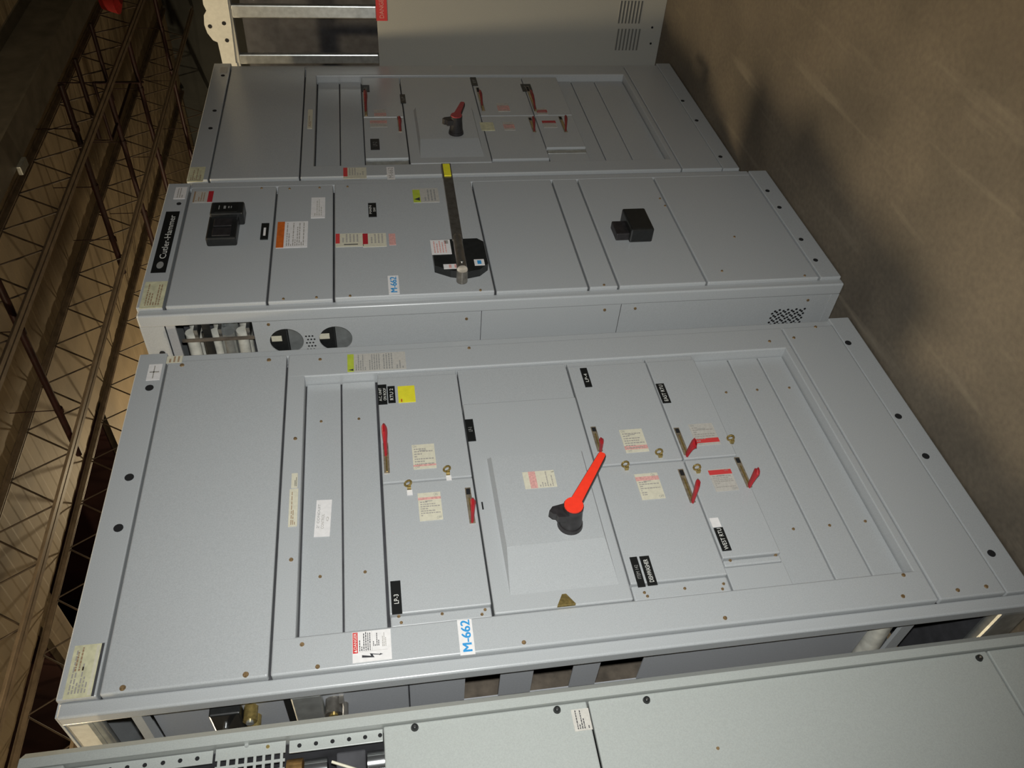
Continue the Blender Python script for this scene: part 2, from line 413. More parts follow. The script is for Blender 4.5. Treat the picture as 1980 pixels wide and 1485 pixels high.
def rating(c, parent, ll, ur, y, base='cream_label', strip=None, sm='pink_print', name='rating_label', flip=False):
    """switch rating label, printed turned a quarter: strip = (v0, v1) of the coloured band"""
    it = [('lines', .08, .92, .14, .70 if not flip else .86, 7, 'faint_ink'), ('rect', .30, .62, .74 if flip else .68, .76 if flip else .70, 'grey_ink')]
    it += [('text', 'ON', .70, .86, .87, .97, 'grey_ink'), ('text', 'OFF', .74, .95, .03, .12, 'grey_ink')] if not flip else [('text', 'ON', .05, .2, .87, .97, 'grey_ink'), ('text', 'OFF', .08, .28, .02, .10, 'grey_ink')]
    if strip: it.append(('rect', 0, 1, strip[0], strip[1], sm))
    return c.sticker(RF_(ll, ur, y), y, base, it, name, parent, turn=True)

def rotary(c, parent, x, z, y, tip, out=.075, face='orange_red'):
    """rotary operating handle: round black foot, tapered hub with a lock tab, flat lever"""
    mb = MB().cyl((x, y + .002, z), (x, y - .012, z), .033, 'hub_black', .031, n=28)
    mb.cyl((x, y - .012, z), (x, y - out + .012, z), .029, 'hub_black', .0245, n=28)
    mb.prism([(x + dx, y - out + .034, z + dz) for dx, dz in ((.020, .012), (.012, .050), (.000, .060), (-.010, .052), (-.012, .044), (-.022, .040), (-.022, .012))], (0, -.022, 0), 'hub_black')
    c.mesh(mb, 'rotary_hub', parent, 'black rotary switch hub')
    d = Vector((tip.x - x, 0, tip.z - z)); L = d.length; d.normalize(); nrm = Vector((-d.z, 0, d.x)); ctr = Vector((x, y - out, z))
    def outline(r0, w0, w1, ext):
        pts = []; a0 = math.asin(w0 / r0)
        for i in range(17):
            a = a0 + (2 * math.pi - 2 * a0) * i / 16; pts.append(ctr + d * (r0 * math.cos(a)) + nrm * (r0 * math.sin(a)))
        pts += [ctr + d * (L + ext - .006) - nrm * w1, ctr + d * (L + ext) - nrm * w1 * .6, ctr + d * (L + ext) + nrm * w1 * .6, ctr + d * (L + ext - .006) + nrm * w1]
        return pts
    mb = MB(); mb.prism([p + Vector((0, .013, 0)) for p in outline(.0255, .0155, .0110, .0)], (0, -.013, 0), 'hub_black')
    c.mesh(mb, 'lever_body', parent, 'black lever body')
    mb = MB(); mb.prism(outline(.0238, .0138, .0092, -.002), (0, -.004, 0), face)
    c.mesh(mb, 'lever_face', parent, 'flat red lever face')

def fusible_board(c, x0, y0, near_open, D):
    """front and body of the fusible switchboard section: same frame on both boards of this make"""
    X = lambda a: x0 + a
    w = 1.089
    for xa_, xb_, nm in ((0, .034, 'n'), (w - .034, w, 'f')):
        mb = MB().box(X(xa_), X(xb_), y0, y0 + .036, 0.0, H - .004, 'paint', .006, 6); c.mesh(mb, 'corner_post')
        mb = MB().box(X(xa_), X(xb_), y0 + .56, y0 + .60, 0.0, H - .004, 'paint', .004); c.mesh(mb, 'corner_post')
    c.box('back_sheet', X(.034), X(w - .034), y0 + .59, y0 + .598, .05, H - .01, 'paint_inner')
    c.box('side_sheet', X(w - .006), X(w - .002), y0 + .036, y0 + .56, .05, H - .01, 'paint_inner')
    if not near_open: c.box('side_sheet', X(.002), X(.006), y0 + .036, y0 + .56, .05, H - .01, 'paint')
    c.box('top_sheet', X(.004), X(w - .004), y0 + .004, y0 + .598, H - .006, H - .001, 'paint')
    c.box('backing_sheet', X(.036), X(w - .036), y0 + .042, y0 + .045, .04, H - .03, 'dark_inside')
    cap = c.box('top_cap', X(.034), X(w), y0 - .012, y0 + .02, 2.207, H, 'paint', .003)
    strip = c.box('base_strip', X(.034), X(w), y0 - .010, y0 + .02, 0.004, .078, 'paint', .003)
    tcov = c.box('cover_panel', X(.035), X(1.051), y0 - .013, y0 + .012, 1.860, 2.201, 'paint', .005, seg=6)
    bcov = c.box('cover_panel', X(.035), X(1.051), y0 - .012, y0 + .012, .081, .262, 'paint', .004)
    mb = MB(); yf = y0 - .012; yb = y0 + .034
    mb.box(X(.110), X(.962), yf, yb - .002, 1.805, 1.8545, 'paint', .003); mb.box(X(.110), X(.962), yf, yb - .002, .2665, .290, 'paint', .003)
    mb.box(X(.035), X(.121), yf - .0003, yb, .266, 1.855, 'paint', .005, 6); mb.box(X(.953), X(1.051), yf - .0003, yb, .266, 1.855, 'paint', .005, 6)
    sur = c.mesh(mb, 'surround_frame')
    fill = []
    for za, zb in D['fillers']:
        fill.append(c.box('filler_plate', X(.122), X(.952), y0 + .022, y0 + .034, za + .002, zb - .002, 'paint', .003))
    return dict(cap=cap, strip=strip, tcov=tcov, bcov=bcov, sur=sur, fill=fill)

def door(c, name, x0, x1, z0, z1, yf, yb, bev=.003, label=None):
    return c.box(name, x0, x1, yf, yb, z0 + .002, z1 - .002, 'paint', bev, label=label)

def wedge(c, parent, x0, x1, xr, z0, z1, y, h):
    """embossed bulge on a door: plateau with a long ramp towards the hinge side"""
    b = [(x0, z0), (x1, z0), (x1, z1), (x0, z1)]; t = [(xr, z0 + .009), (x1 - .012, z0 + .009), (x1 - .012, z1 - .009), (xr, z1 - .009)]
    v = [(x, y, z) for x, z in b] + [(x, y - h, z) for x, z in t]
    mb = MB().add(v, [(0, 1, 5, 4), (1, 2, 6, 5), (2, 3, 7, 6), (3, 0, 4, 7), (4, 5, 6, 7)], 'paint')
    return c.mesh(mb, 'door_bulge', parent)

# ------------------------------------------------------------------ B: the fusible switchboard in the middle
B = Cab('switchboard_cabinet', (0.545, 0.3, 0), 'grey switchboard with a long orange red rotary handle and an open side frame')
Y = -.0125
d = fusible_board(B, 0.0, 0.0, True, dict(fillers=((1.702, 1.804), (1.600, 1.702), (.480, .604), (.378, .480), (.291, .378))))
for p in ((289, 750), (250, 923), (229, 1021)): B.plug(p, Y, .0115, d['cap'])
for p in ((1640, 663), (1737, 805), (1790, 882), (1917, 1070)): B.plug(p, -.0105, .0105, d['strip'])
for p in ((237, 1330), (475, 1304), (352, 706), (520, 696)): B.screw(p, -.0135, d['tcov'], .0075)
for p in ((584, 1246), (614, 1289), (1013, 1242), (571, 848), (563, 1082), (619, 695), (907, 673), (1402, 1195), (1746, 1153), (1747, 1112), (1488, 660), (1535, 653)): B.screw(p, -.0125, d['sur'], .006)
for p in ((1852, 1141), (1907, 1134), (1577, 632)): B.screw(p, -.0125, d['bcov'], .006)
for p in ((621, 815), (619, 1115)): B.screw(p, .022, d['fill'][0], .005)
for p in ((694, 810), (706, 1106)): B.screw(p, .022, d['fill'][1], .005)
for p in ((1404, 759), (1534, 1023)): B.screw(p, .022, d['fill'][2], .005)
for p in ((1464, 754), (1604, 1016)): B.screw(p, .022, d['fill'][3], .005)
for p in ((1526, 750), (1673, 1008)): B.screw(p, .022, d['fill'][4], .005)

# stickers on frame, cap and covers
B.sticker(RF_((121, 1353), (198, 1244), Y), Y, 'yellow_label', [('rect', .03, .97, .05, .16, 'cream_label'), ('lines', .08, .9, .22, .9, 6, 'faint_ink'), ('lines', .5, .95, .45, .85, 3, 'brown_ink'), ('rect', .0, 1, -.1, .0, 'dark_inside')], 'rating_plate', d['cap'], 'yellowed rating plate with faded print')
B.sticker(RF_((282, 736), (315, 704), Y), Y, 'white_label', [('rect', .46, .54, .15, .85, 'faint_ink'), ('rect', .1, .9, .5, .58, 'faint_ink')], 'sticker', d['cap'], 'white sticker with a thin cross')
B.sticker(RF_((321, 703), (354, 688), Y), Y, 'cream_label', [('lines', .1, .9, .1, .9, 3, 'brown_ink')], 'sticker', d['cap'], 'small cream sticker')
B.sticker(RF_((672, 720), (783, 680), Y), Y, 'faint_label', [('rect', 0, 1, .89, 1, 'lime_label'), ('lines', .06, .94, .68, .87, 5, 'grey_ink'), ('lines', .06, .94, .44, .64, 5, 'grey_ink'), ('lines', .06, .94, .22, .40, 4, 'grey_ink'), ('lines', .06, .5, .03, .18, 3, 'grey_ink'), ('poly', [(.04, .9), (.16, .9), (.1, .985)], 'ink')], 'warning_label', d['sur'], 'clear warning label with a lime green header')
B.sticker(RF_((563, 944), (576, 915), Y), Y, 'cream_label', [('lines', .1, .7, .1, .5, 2, 'ink')], 'sticker', d['sur'], 'short cream strip label')
B.sticker(RF_((557, 1019), (577, 945), Y), Y, 'cream_label', [('lines', .04, .96, .2, .8, 3, 'brown_ink')], 'sticker', d['sur'], 'long cream strip label')
B.sticker(RF_((609, 1039), (640, 966), .0215), .0215, 'white_label', [('text', '2" CONDUIT', .22, .88, .72, .88, 'grey_ink'), ('text', 'CONTROL', .2, .60, .42, .60, 'faint_ink'), ('text', 'Q', .40, .52, .12, .28, 'faint_ink')], 'paper_note', d['fill'][0], 'white paper note with handwriting', rot=-.05)
B.sticker(RF_((682, 1283), (755, 1216), Y), Y, 'white_label', [
    ('rect', .30, .985, .86, .99, 'danger_red'), ('text', 'DANGER', .43, .96, .885, .965, 'white_ink'), ('poly', [(.325, .885), (.405, .885), (.365, .965)], 'white_ink'),
    ('lines', .36, .97, .52, .84, 6, 'ink'), ('lines', .48, .92, .30, .48, 4, 'ink'), ('lines', .44, .9, .12, .24, 3, 'faint_ink'), ('rect', .33, .335, .1, .84, 'faint_ink'), ('rect', .33, .99, .49, .495, 'faint_ink'),
    ('poly', [(.14, .76), (.22, .76), (.17, .53), (.255, .56), (.20, .30), (.225, .30), (.195, .22), (.16, .32), (.18, .315), (.21, .49), (.11, .44)], 'ink')],
    'danger_label', d['sur'], 'white danger label with red header and black lightning bolt')
B.sticker(RF_((891, 1268), (911, 1197), Y), Y, 'white_label', [('text', 'M-662', .08 + .006 * k, .96 + .006 * k, .16 + .012 * (k % 2), .79 + .012 * (k % 2), 'blue_ink') for k in range(5)], 'number_sticker', d['sur'], 'white sticker with blue number', rot=-.012)

# twin switch units: doors with toggle handles
yd = -.010
ledge = lambda x0, x1, z0, z1: B.box('hinge_ledge', x0, x1, -.002, .036, z0 + .003, z1 - .003, 'paint', .004)
ledge(.122, .151, 1.357, 1.597); ledge(.122, .165, .766, 1.018); ledge(.192, .210, .606, .766); B.box('filler_plate', .122, .190, 0, .036, .608, .764, 'paint', .002)
for za, zb in ((1.357, 1.597), (.766, 1.018), (.606, .766)): B.box('hinge_ledge',   .930, .952, -.004, .036, za + .003, zb - .003, 'paint', .003)
d1f = door(B, 'switch_door', .535, .930, 1.357, 1.597, yd, .036); d1n = door(B, 'switch_door', .152, .531, 1.357, 1.597, yd, .036)
d2f = door(B, 'switch_door', .535, .930, .766, 1.018, yd, .036); d2n = door(B, 'switch_door', .166, .531, .766, 1.018, yd, .036)
d3f = door(B, 'switch_door', .535, .930, .606, .766, yd, .036); d3n = door(B, 'switch_door', .212, .531, .606, .766, yd, .036)
big = door(B, 'switch_door', .124, .800, 1.018, 1.357, -.012, .036, .004, 'wide door with the embossed rotary switch bulge')
B.box('filler_plate', .803, .950, -.004, .036, 1.020, 1.355, 'paint', .003)
for p in ((771, 1192), (776, 1204), (855, 1187), (938, 1179), (932, 1188)): B.screw(p, -.002, None, .0045)
for p in ((1246, 1146), (1252, 1153), (1324, 1138), (1399, 1129), (1397, 1139), (1412, 1084), (1500, 1073)): B.screw(p, -.002, None, .0045)
y_ = yd - .0005
toggle(B, d1f, (742, 858), (752, 915), (747, 880), (743, 822), y_, .05)
toggle(B, d1n, (902, 944), (916, 1012), (914, 1008), (915, 966), y_, .045)
toggle(B, d2f, (1146, 826), (1161, 873), (1160, 874), (1162, 850), y_, .045)
toggle(B, d3f, (1307, 828), (1328, 880), (1327, 880), (1347, 857), y_, .055)
toggle(B, d2n, (1315, 908), (1340, 972), (1337, 970), (1350, 930), y_, .06)
toggle(B, d3n, (1424, 885), (1449, 942), (1446, 940), (1467, 909), y_, .06)
hasp(B, d1f, (864, 911), y_, True); hasp(B, d1n, (789, 939), y_, True)
hasp(B, d2f, (1273, 878), y_); hasp(B, d2n, (1208, 902), y_); hasp(B, d3f, (1411, 851), y_); hasp(B, d3n, (1346, 908), y_)
rating(B, d1f, (800, 908), (839, 858), y_, strip=(.10, .17), flip=True); rating(B, d1n, (812, 1008), (851, 951), y_, strip=(.74, .83))
rating(B, d2f, (1211, 876), (1240, 829), y_, strip=(.12, .28), flip=True); rating(B, d2n, (1242, 967), (1270, 914), y_, strip=(.72, .88))
rating(B, d3f, (1347, 862), (1376, 818), y_, 'faint_label', (.10, .30), 'danger_red', flip=True); rating(B, d3n, (1385, 951), (1411, 905), y_, 'faint_label', (.74, .95), 'danger_red')
text_plate(B, (732, 783), (747, 744), y_, [('A.C. UNIT', .16, .82), ('ON ROOF', .18, .80)], d1f, label='black nameplate with two lines of white lettering')
text_plate(B, (751, 780), (763, 747), y_, [('RTU 2', .15, .84)], d1f, label='black nameplate')
B.sticker(RF_((771, 779), (801, 746), y_), y_, 'yellow_note', [('rect', .02, .2, .78, .86, 'orange_print')], 'sticky_note', d1f, 'bright yellow sticky note', thick=.002)
text_plate(B, (758, 1189), (774, 1123), y_, [('LP-3', .30, .58)], d1n, 'white_ink', label='black nameplate')
text_plate(B, (905, 854), (914, 811), -.0125, [('LP-1', .42, .62)], big, 'grey_ink', label='black nameplate')
text_plate(B, (1132, 749), (1134, 712), y_, [('LP-4', .25, .68)], d2f, label='black nameplate')
text_plate(B, (1282, 780), (1283, 742), y_, [('EAST RTU', .08, .92)], d3f, label='black nameplate')
text_plate(B, (1234, 1136), (1231, 1077), y_, [('ITEM 142', .26, .72)], d2n, 'grey_ink', label='black nameplate')
text_plate(B, (1253, 1133), (1254, 1075), y_, [('DISHWASHER', .10, .88)], d2n, label='black nameplate')
text_plate(B, (1397, 1066), (1397, 1020), y_, [('WEST RTU', .04, .96)], d3n, label='black nameplate')
B.sticker(RF_((1378, 1020), (1388, 1001), y_), y_, 'white_label', [], 'paper_tag', d3n)
# big switch
wedge(B, big, .165, .588, .290, 1.045, 1.312, -.0115, .021)
yb_ = -.0325
tip = onY((1166, 876), yb_ - .079)
rotary(B, big, .338, 1.134, yb_, tip, .079)
B.sticker(RF_((1016, 946), (1070, 909), yb_), yb_, 'cream_label', [('rect', 0, 1, .60, .82, 'pink_print'), ('lines', .06, .94, .08, .55, 6, 'faint_ink'), ('text', 'L', .86, .95, .02, .10, 'ink')], 'rating_label', big)
q = onY((1093, 1164), -.012)
B.mesh(MB().prism([(q.x - .012, -.012, q.z + .022), (q.x - .012, -.012, q.z - .022), (q.x + .016, -.012, q.z - .004), (q.x + .016, -.012, q.z + .006)], (0, -.010, 0), 'brass'), 'door_latch', big, 'small brass latch')
q = onY((933, 978), -.012); B.box('slot', q.x - .012, q.x + .012, -.0128, -.011, q.z - .002, q.z + .002, 'black_hole', parent=big)

# open near side: inner barrier with three windows, fuse gear, rails
mb = MB(); bx0, bx1 = .040, .043
zs = [(1.455, 1.70), (1.282, 1.327), (1.118, 1.146), (.42, .968), (1.70, 1.712), (1.715, 2.13)]
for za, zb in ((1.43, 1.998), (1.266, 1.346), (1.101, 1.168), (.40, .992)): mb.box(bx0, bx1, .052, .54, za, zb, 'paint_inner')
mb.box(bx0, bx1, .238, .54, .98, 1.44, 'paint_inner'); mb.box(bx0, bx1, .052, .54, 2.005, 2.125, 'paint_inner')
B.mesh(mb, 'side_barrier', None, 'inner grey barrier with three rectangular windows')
B.box('brown_backdrop', .05, 1.03, .572, .584, .35, 2.1, 'brown_board', label='added brown sheet standing in for the view through to floor and wall')  # added sheet gives the windows the brown of floor and wall beyond
B.box('side_rail', .002, .036, .036, .56, 2.222, H - .006, 'galvanised', .010); B.box('side_rail', .002, .036, .036, .56, .0, .085, 'galvanised', .008)
B.box('side_rail', .008, .034, .036, .56, 2.128, 2.148, 'paint')
mb = MB().cyl((.02, .036, 2.225), (.02, .56, 2.225), .014, 'galvanised', n=12); B.mesh(mb, 'rail_bead')
mb = MB().box(.012, .04, .10, .24, 1.935, 2.002, 'black_plastic', .004)
mb.cyl((.012, .16, 1.975), (.006, .16, 1.975), .006, 'bright_steel')
B.mesh(mb, 'fuse_holder', None, 'dark fuse holder')
for yy in (.135, .185):
    mb = MB().cyl((.006, yy, 1.918), (.04, yy, 1.918), .016, 'brass', n=8); mb.cyl((.000, yy, 1.918), (.006, yy, 1.918), .009, 'galvanised', n=6)
    B.mesh(mb, 'terminal_lug', None, 'brass terminal lug')
B.box('mounting_bar', .030, .040, .05, .24, 1.828, 1.842, 'black_plastic')
B.box('relay_box', .012, .040, .06, .24, 1.757, 1.822, 'galvanised', .004, label='small metal relay box')
mb = MB().cyl((.004, .150, 1.735), (.042, .150, 1.735), .020, 'brushed_steel', n=10); mb.cyl((.0, .150, 1.735), (.004, .150, 1.735), .011, 'brass', n=6); mb.box(.02, .04, .13, .21, 1.712, 1.722, 'brushed_steel')
mb.cyl((.006, .178, 1.717), (.042, .178, 1.717), .013, 'brushed_steel', n=10); B.mesh(mb, 'terminal_lug', None, 'dull steel terminal lug')
mb = MB().cyl((.045, .06, .375), (.045, .50, .330), .028, 'insulation_white', n=14); B.mesh(mb, 'cable_duct', None, 'pale conduit stub')
B.box('duct_bar', .03, .04, .05, .5, .285, .318, 'paint')
B.box('bottom_tray', .05, 1.04, .05, .56, .02, .05, 'dark_inside')
for z in (1.56, 1.98): B.box('barrier_rib', .036, .041, .052, .54, z, z + .004, 'dark_inside')

# ------------------------------------------------------------------ C: main switch section, standing forward
CX0, CX1, CY, HC = 1.181, 1.915, -.080, 2.297
C = Cab('switchboard_cabinet', ((CX0 + CX1) / 2, .22, 0), 'grey main switch cabinet with a long steel lever and a black meter')
yc = CY - .012
for a, b in ((CX0, CX0 + .030), (CX1 - .030, CX1)):
    C.mesh(MB().box(a, b, CY, CY + .045, 0, HC - .002, 'paint', .006, 6), 'corner_post')
    C.mesh(MB().box(a, b, .50, .54, 0, HC - .002, 'paint', .004), 'corner_post')
C.box('top_sheet', CX0 + .004, CX1 - .004, CY + .004, .54, HC - .006, HC - .001, 'paint')
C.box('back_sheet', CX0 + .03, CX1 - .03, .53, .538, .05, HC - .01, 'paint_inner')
C.box('side_sheet', CX1 - .006, CX1 - .002, CY + .045, .50, .05, HC - .01, 'paint')
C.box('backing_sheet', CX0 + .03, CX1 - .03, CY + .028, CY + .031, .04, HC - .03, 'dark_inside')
cx0, cx1 = CX0 + .027, CX1 - .040
cap = C.box('top_cap', cx0, CX1 - .006, yc, CY + .02, 2.222, HC, 'paint', .003)
base = C.box('base_strip', cx0, CX1 - .006, yc + .001, CY + .02, .004, .079, 'paint', .003)
zc = [2.216, 1.916, 1.714, 1.205, .896, .795, .489, .083]; cov = []
for i in range(7):
    cov.append(C.box('hinged_door' if i == 2 else 'cover_panel', cx0, cx1, yc - (.004 if i == 2 else 0), CY + .014, zc[i + 1] + .003, zc[i] - .003, 'paint', .005, seg=5))
C.box('edge_strip', cx1 + .003, CX1 - .002, yc + .004, CY + .02, .083, 2.218, 'paint', .004)
yl = yc - .0005
C.plug((346, 394), yl, .008, cap)
for p in ((1484, 369), (1507, 401), (1549, 463), (1577, 503)): C.plug(p, yl + .001, .0085, base)
for k, p in ((1, (560, 365)), (1, (618, 363)), (1, (612, 575)), (1, (548, 578)), (2, (672, 361)), (2, (677, 572)), (2, (929, 561)), (0, (506, 364)), (3, (886, 356)), (4, (1168, 551)), (6, (1396, 524)), (6, (1420, 458)), (6, (1556, 533)), (5, (1276, 384)), (5, (1286, 398))): C.screw(p, yl - (.004 if k == 2 else 0), cov[k], .005)
C.sticker(RF_((335, 385), (363, 362), yl), yl, 'white_label', [('lines', .1, .9, .2, .8, 3, 'faint_ink')], 'sticker', cap, 'white sticker')
C.sticker(RF_((291, 528), (348, 409), yl), yl, 'black_label', [('text', 'Cutler-Hammer', .21, .93, .22, .66, 'white_ink'), ('poly', [(.11 + .055 * math.cos(t * .52), .48 + .24 * math.sin(t * .52)) for t in range(12)], 'grey_ink')], 'maker_plate', cap, 'black maker plate with pale script')
C.sticker(RF_((269, 597), (325, 544), yl), yl, 'yellow_label', [('lines', .1, .9, .15, .85, 6, 'brown_ink')], 'rating_plate', cap, 'yellowed rating plate')
C.sticker(RF_((372, 392), (414, 370), yl), yl, 'faint_label', [('rect', 0, 1, 0, .26, 'dark_red'), ('lines', .1, .9, .4, .9, 4, 'brown_ink'), ('rect', 0, 1, .92, 1, 'brown_ink')], 'warning_label', cov[0], 'faded label with a dark red foot')
# black meter relay
r = RF_((399, 473), (474, 408), yl - .01)
mb = MB().box(r[0], r[1] - .06, yl - .035, yl, r[2] + .012, r[3], 'black_plastic', .006); mb.box(r[1] - .072, r[1], yl - .05, yl, r[2] - .004, r[3] - .004, 'black_plastic', .006)
for i in range(2): mb.box(r[0] + .01 + i * .055, r[0] + .055 + i * .055, yl - .038, yl - .034, r[2] + .03, r[3] - .02, 'hub_black', .002)
C.mesh(mb, 'meter_relay', cov[0], 'black meter relay')
C.sticker((r[1] - .066, r[1] - .010, r[2] + .015, r[3] - .02), yl - .0505, 'black_label', [('rect', .3, .7, .80, .84, 'grey_ink'), ('rect', .35, .65, .52, .62, 'grey_ink'), ('rect', .4, .6, .36, .42, 'grey_ink'), ('rect', .4, .6, .26, .30, 'grey_ink')], 'meter_face', cov[0])
r = RF_((503, 464), (521, 433), yl)
C.sticker(r, yl, 'black_label', [('rect', .2, .7, .35, .65, 'white_label')], 'push_button_plate', cov[0], 'small black plate with a white button', thick=.004)
C.sticker(RF_((533, 480), (596, 428), yl), yl, 'white_label', [('rect', 0, 1, .76, 1, 'orange_print'), ('lines', .06, .94, .1, .7, 9, 'faint_ink')], 'warning_label', cov[1], 'white warning label with an orange header')
C.sticker(RF_((601, 422), (629, 382), yl), yl, 'white_label', [('lines', .1, .9, .2, .8, 4, 'faint_label')], 'paper_note', cov[1], 'plain white paper note')
y2 = yl - .004
C.sticker(RF_((800, 392), (846, 364), y2), y2, 'faint_label', [('rect', 0, .9, .72, 1, 'lime_label'), ('lines', .1, .9, .1, .6, 4, 'grey_ink'), ('poly', [(.1, .75), (.35, .75), (.22, .97)], 'ink')], 'warning_label', cov[2], 'clear label with a lime green header')
text_plate(C, (713, 420), (727, 393), y2, [('MAIN', .2, .8), ('SW', .35, .65)], cov[2], label='black nameplate')
C.sticker(RF_((649, 478), (702, 451), y2), y2, 'cream_label', [('rect', .25, 1, .85, 1, 'danger_red'), ('lines', .32, .95, .15, .8, 5, 'faint_ink'), ('rect', .12, .18, .2, .7, 'ink')], 'danger_label', cov[2], 'cream danger label with red header')
C.sticker(RF_((702, 478), (746, 451), y2), y2, 'cream_label', [('rect', .2, 1, .78, 1, 'dark_red'), ('lines', .25, .95, .1, .7, 4, 'faint_ink')], 'danger_label', cov[2], 'cream danger label with dark red header')
C.sticker(RF_((753, 474), (764, 452), y2), y2, 'pink_print', [], 'sticker', cov[2], 'tiny peach sticker')
C.sticker(RF_((752, 569), (770, 533), y2), y2, 'white_label', [('text', 'M-662', .07 + .008 * k, .90 + .008 * k, .2, .8, 'blue_ink') for k in range(4)], 'number_sticker', cov[2], 'white sticker with blue number')
# bolted pressure switch: black base with a long lever
r = RF_((842, 528), (933, 464), y2 - .02)
x0_, x1_, z0_, z1_ = r
pts = [(x0_ + .03, z1_), (x1_, z1_), (x1_, z0_ + .02), (x1_ - .02, z0_), (x0_ + .03, z0_), (x0_, z0_ + .03), (x0_ - .012, (z0_ + z1_) / 2 - .01), (x0_, z1_ - .05)]
mb = MB().prism([(a, y2, b) for a, b in pts], (0, -.028, 0), 'black_plastic'); C.mesh(mb, 'switch_base', cov[2], 'black switch base plate')
C.sticker((x1_ - .085, x1_ - .004, z1_ - .062, z1_ + .004), y2 - .0285, 'white_label', [('rect', .7, .95, .1, .3, 'faint_ink'), ('lines', .1, .9, .2, .9, 5, 'pink_print'), ('rect', .7, .9, .22, .30, 'danger_red')], 'instruction_label', cov[2], 'pale instruction label on the switch base')
C.sticker((x0_ + .008, x0_ + .032, z1_ - .088, z1_ - .028), y2 - .0285, 'white_label', [('lines', .1, .9, .2, .8, 2, 'pink_print')], 'instruction_label', cov[2])
C.sticker((x0_ + .02, x0_ + .052, z0_ + .012, z0_ + .045), y2 - .0285, 'white_label', [('rect', .2, .8, .3, .7, 'blue_ink')], 'instruction_label', cov[2])
zl = 1.300; yl2 = y2 - .05
A_ = onY((894, 517), yl2 - .02); T_ = onY((862, 314), yl2 - .035)
prof = [(-.017, -.004), (.017, -.004), (.017, .004), (-.017, .004)]
mb = MB(); ax0, ax1 = A_.x, T_.x
P_ = lambda k, dy=0: Vector((ax0 + (ax1 - ax0) * k, yl2 - .012 - .015 * k + dy, A_.z + (T_.z - A_.z) * k))
mb.sweep([P_(.25), P_(.5), P_(.75), P_(1.0)], prof, 'brushed_steel', up=(0, 1, 0))
C.mesh(mb, 'lever_arm', cov[2], 'long flat steel lever arm')
mb = MB().cyl(P_(.0), P_(.28), .017, 'brushed_steel', .015, n=16); mb.cyl(P_(.0), P_(0) + Vector((0, .045, 0)), .018, 'brushed_steel', n=16); mb.cyl(P_(.03) - Vector((0, .02, 0)), P_(.03), .005, 'bright_steel', n=8)
C.mesh(mb, 'lever_socket', cov[2], 'rounded steel lever socket')
mb = MB().sweep([P_(.86, -.006), P_(.985, -.006)], [(-.0125, -.002), (.0125, -.002), (.0125, .002), (-.0125, .002)], 'yellow_note', up=(0, 1, 0)); C.mesh(mb, 'lever_band', cov[2], 'yellow band at the lever tip')
# black knob block low on the front
r = RF_((1219, 456), (1240, 413), yl - .03)
mb = MB().box(r[0], r[1], yl - .055, yl, r[2] - .008, r[3], 'black_plastic', .006); mb.box(r[0] + .015, r[1] - .04, yl - .03, yl, r[3] - .005, r[3] + .045, 'hub_black', .004)
C.mesh(mb, 'breaker_block', cov[5], 'black breaker block')
# near side wall with window, round cut-outs and vents
sx = CX0 + .004
def ring_plate(mb, y0, y1, z0, z1, cy, cz, r, x, t, m):
    n = 36; V = []; 
    def edge(a):
        c_, s_ = math.cos(a), math.sin(a); k = 1e9
        if c_ > 1e-6: k = min(k, (y1 - cy) / c_)
        if c_ < -1e-6: k = min(k, (y0 - cy) / c_)
        if s_ > 1e-6: k = min(k, (z1 - cz) / s_)
        if s_ < -1e-6: k = min(k, (z0 - cz) / s_)
        return (cy + c_ * k, cz + s_ * k)
    angs = sorted([2 * math.pi * i / n for i in range(n)] + [math.atan2(b - cz, a - cy) % (2 * math.pi) for a in (y0, y1) for b in (z0, z1)])
    n = len(angs)
    for dx in (0, t):
        V += [(x + dx, cy + r * math.cos(a), cz + r * math.sin(a)) for a in angs] + [(x + dx, *edge(a)) for a in angs]
    fc = []
    for i in range(n):
        j = (i + 1) % n
        fc += [(i, j, n + j, n + i), (2 * n + i, 3 * n + i, 3 * n + j, 2 * n + j), (i, 2 * n + i, 2 * n + j, j)]
    mb.add(V, fc, m)
mb = MB(); cy_ = .052
mb.box(sx, sx + .004, -.034, .50, 1.930, 1.968, 'paint'); ring_plate(mb, -.034, .50, 1.797, 1.930, cy_, 1.873, .052, sx, .004, 'paint')
ring_plate(mb, -.034, .50, 1.640, 1.797, cy_, 1.720, .052, sx, .004, 'paint'); mb.box(sx, sx + .004, -.034, .50, 1.252, 1.640, 'paint')
sd1 = C.mesh(mb, 'side_panel', None, 'side panel with two round cut-outs')
C.box('side_panel', sx + .001, sx + .005, -.034, .50, .784, 1.250, 'paint'); sd3 = C.box('side_panel', sx, sx + .004, -.034, .50, .03, .782, 'paint')
C.box('side_panel', CX0 + .0015, CX0 + .006, -.036, .50, 2.225, HC - .006, 'paint')
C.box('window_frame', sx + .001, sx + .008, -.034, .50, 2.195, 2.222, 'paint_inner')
C.box('side_rail', sx - .002, sx + .004, -.034, .5, .002, .03, 'paint')
def side_dots(parent, pts, r, nm='vent_holes'):
    mb = MB()
    for p in pts:
        mb.cyl((sx + .001, p[0], p[1]), (sx - .0006, p[0], p[1]), r, 'black_hole', n=8)
    C.mesh(mb, nm, parent)
P0 = onX((1493, 617), sx); P1 = onX((1556, 597), sx)
side_dots(sd3, [(P1.y + (P0.y - P1.y) * (j / 4 + (.12 if i % 2 else 0)), P1.z + (P0.z - P1.z) * (i + .5 * (j % 2)) / 7) for i in range(8) for j in range(7)], .0046)
side_dots(sd1, [(.035 + .014 * j, 1.812 - .010 * i - (.005 if j % 2 else 0)) for i in range(3) for j in range(5)], .0032)
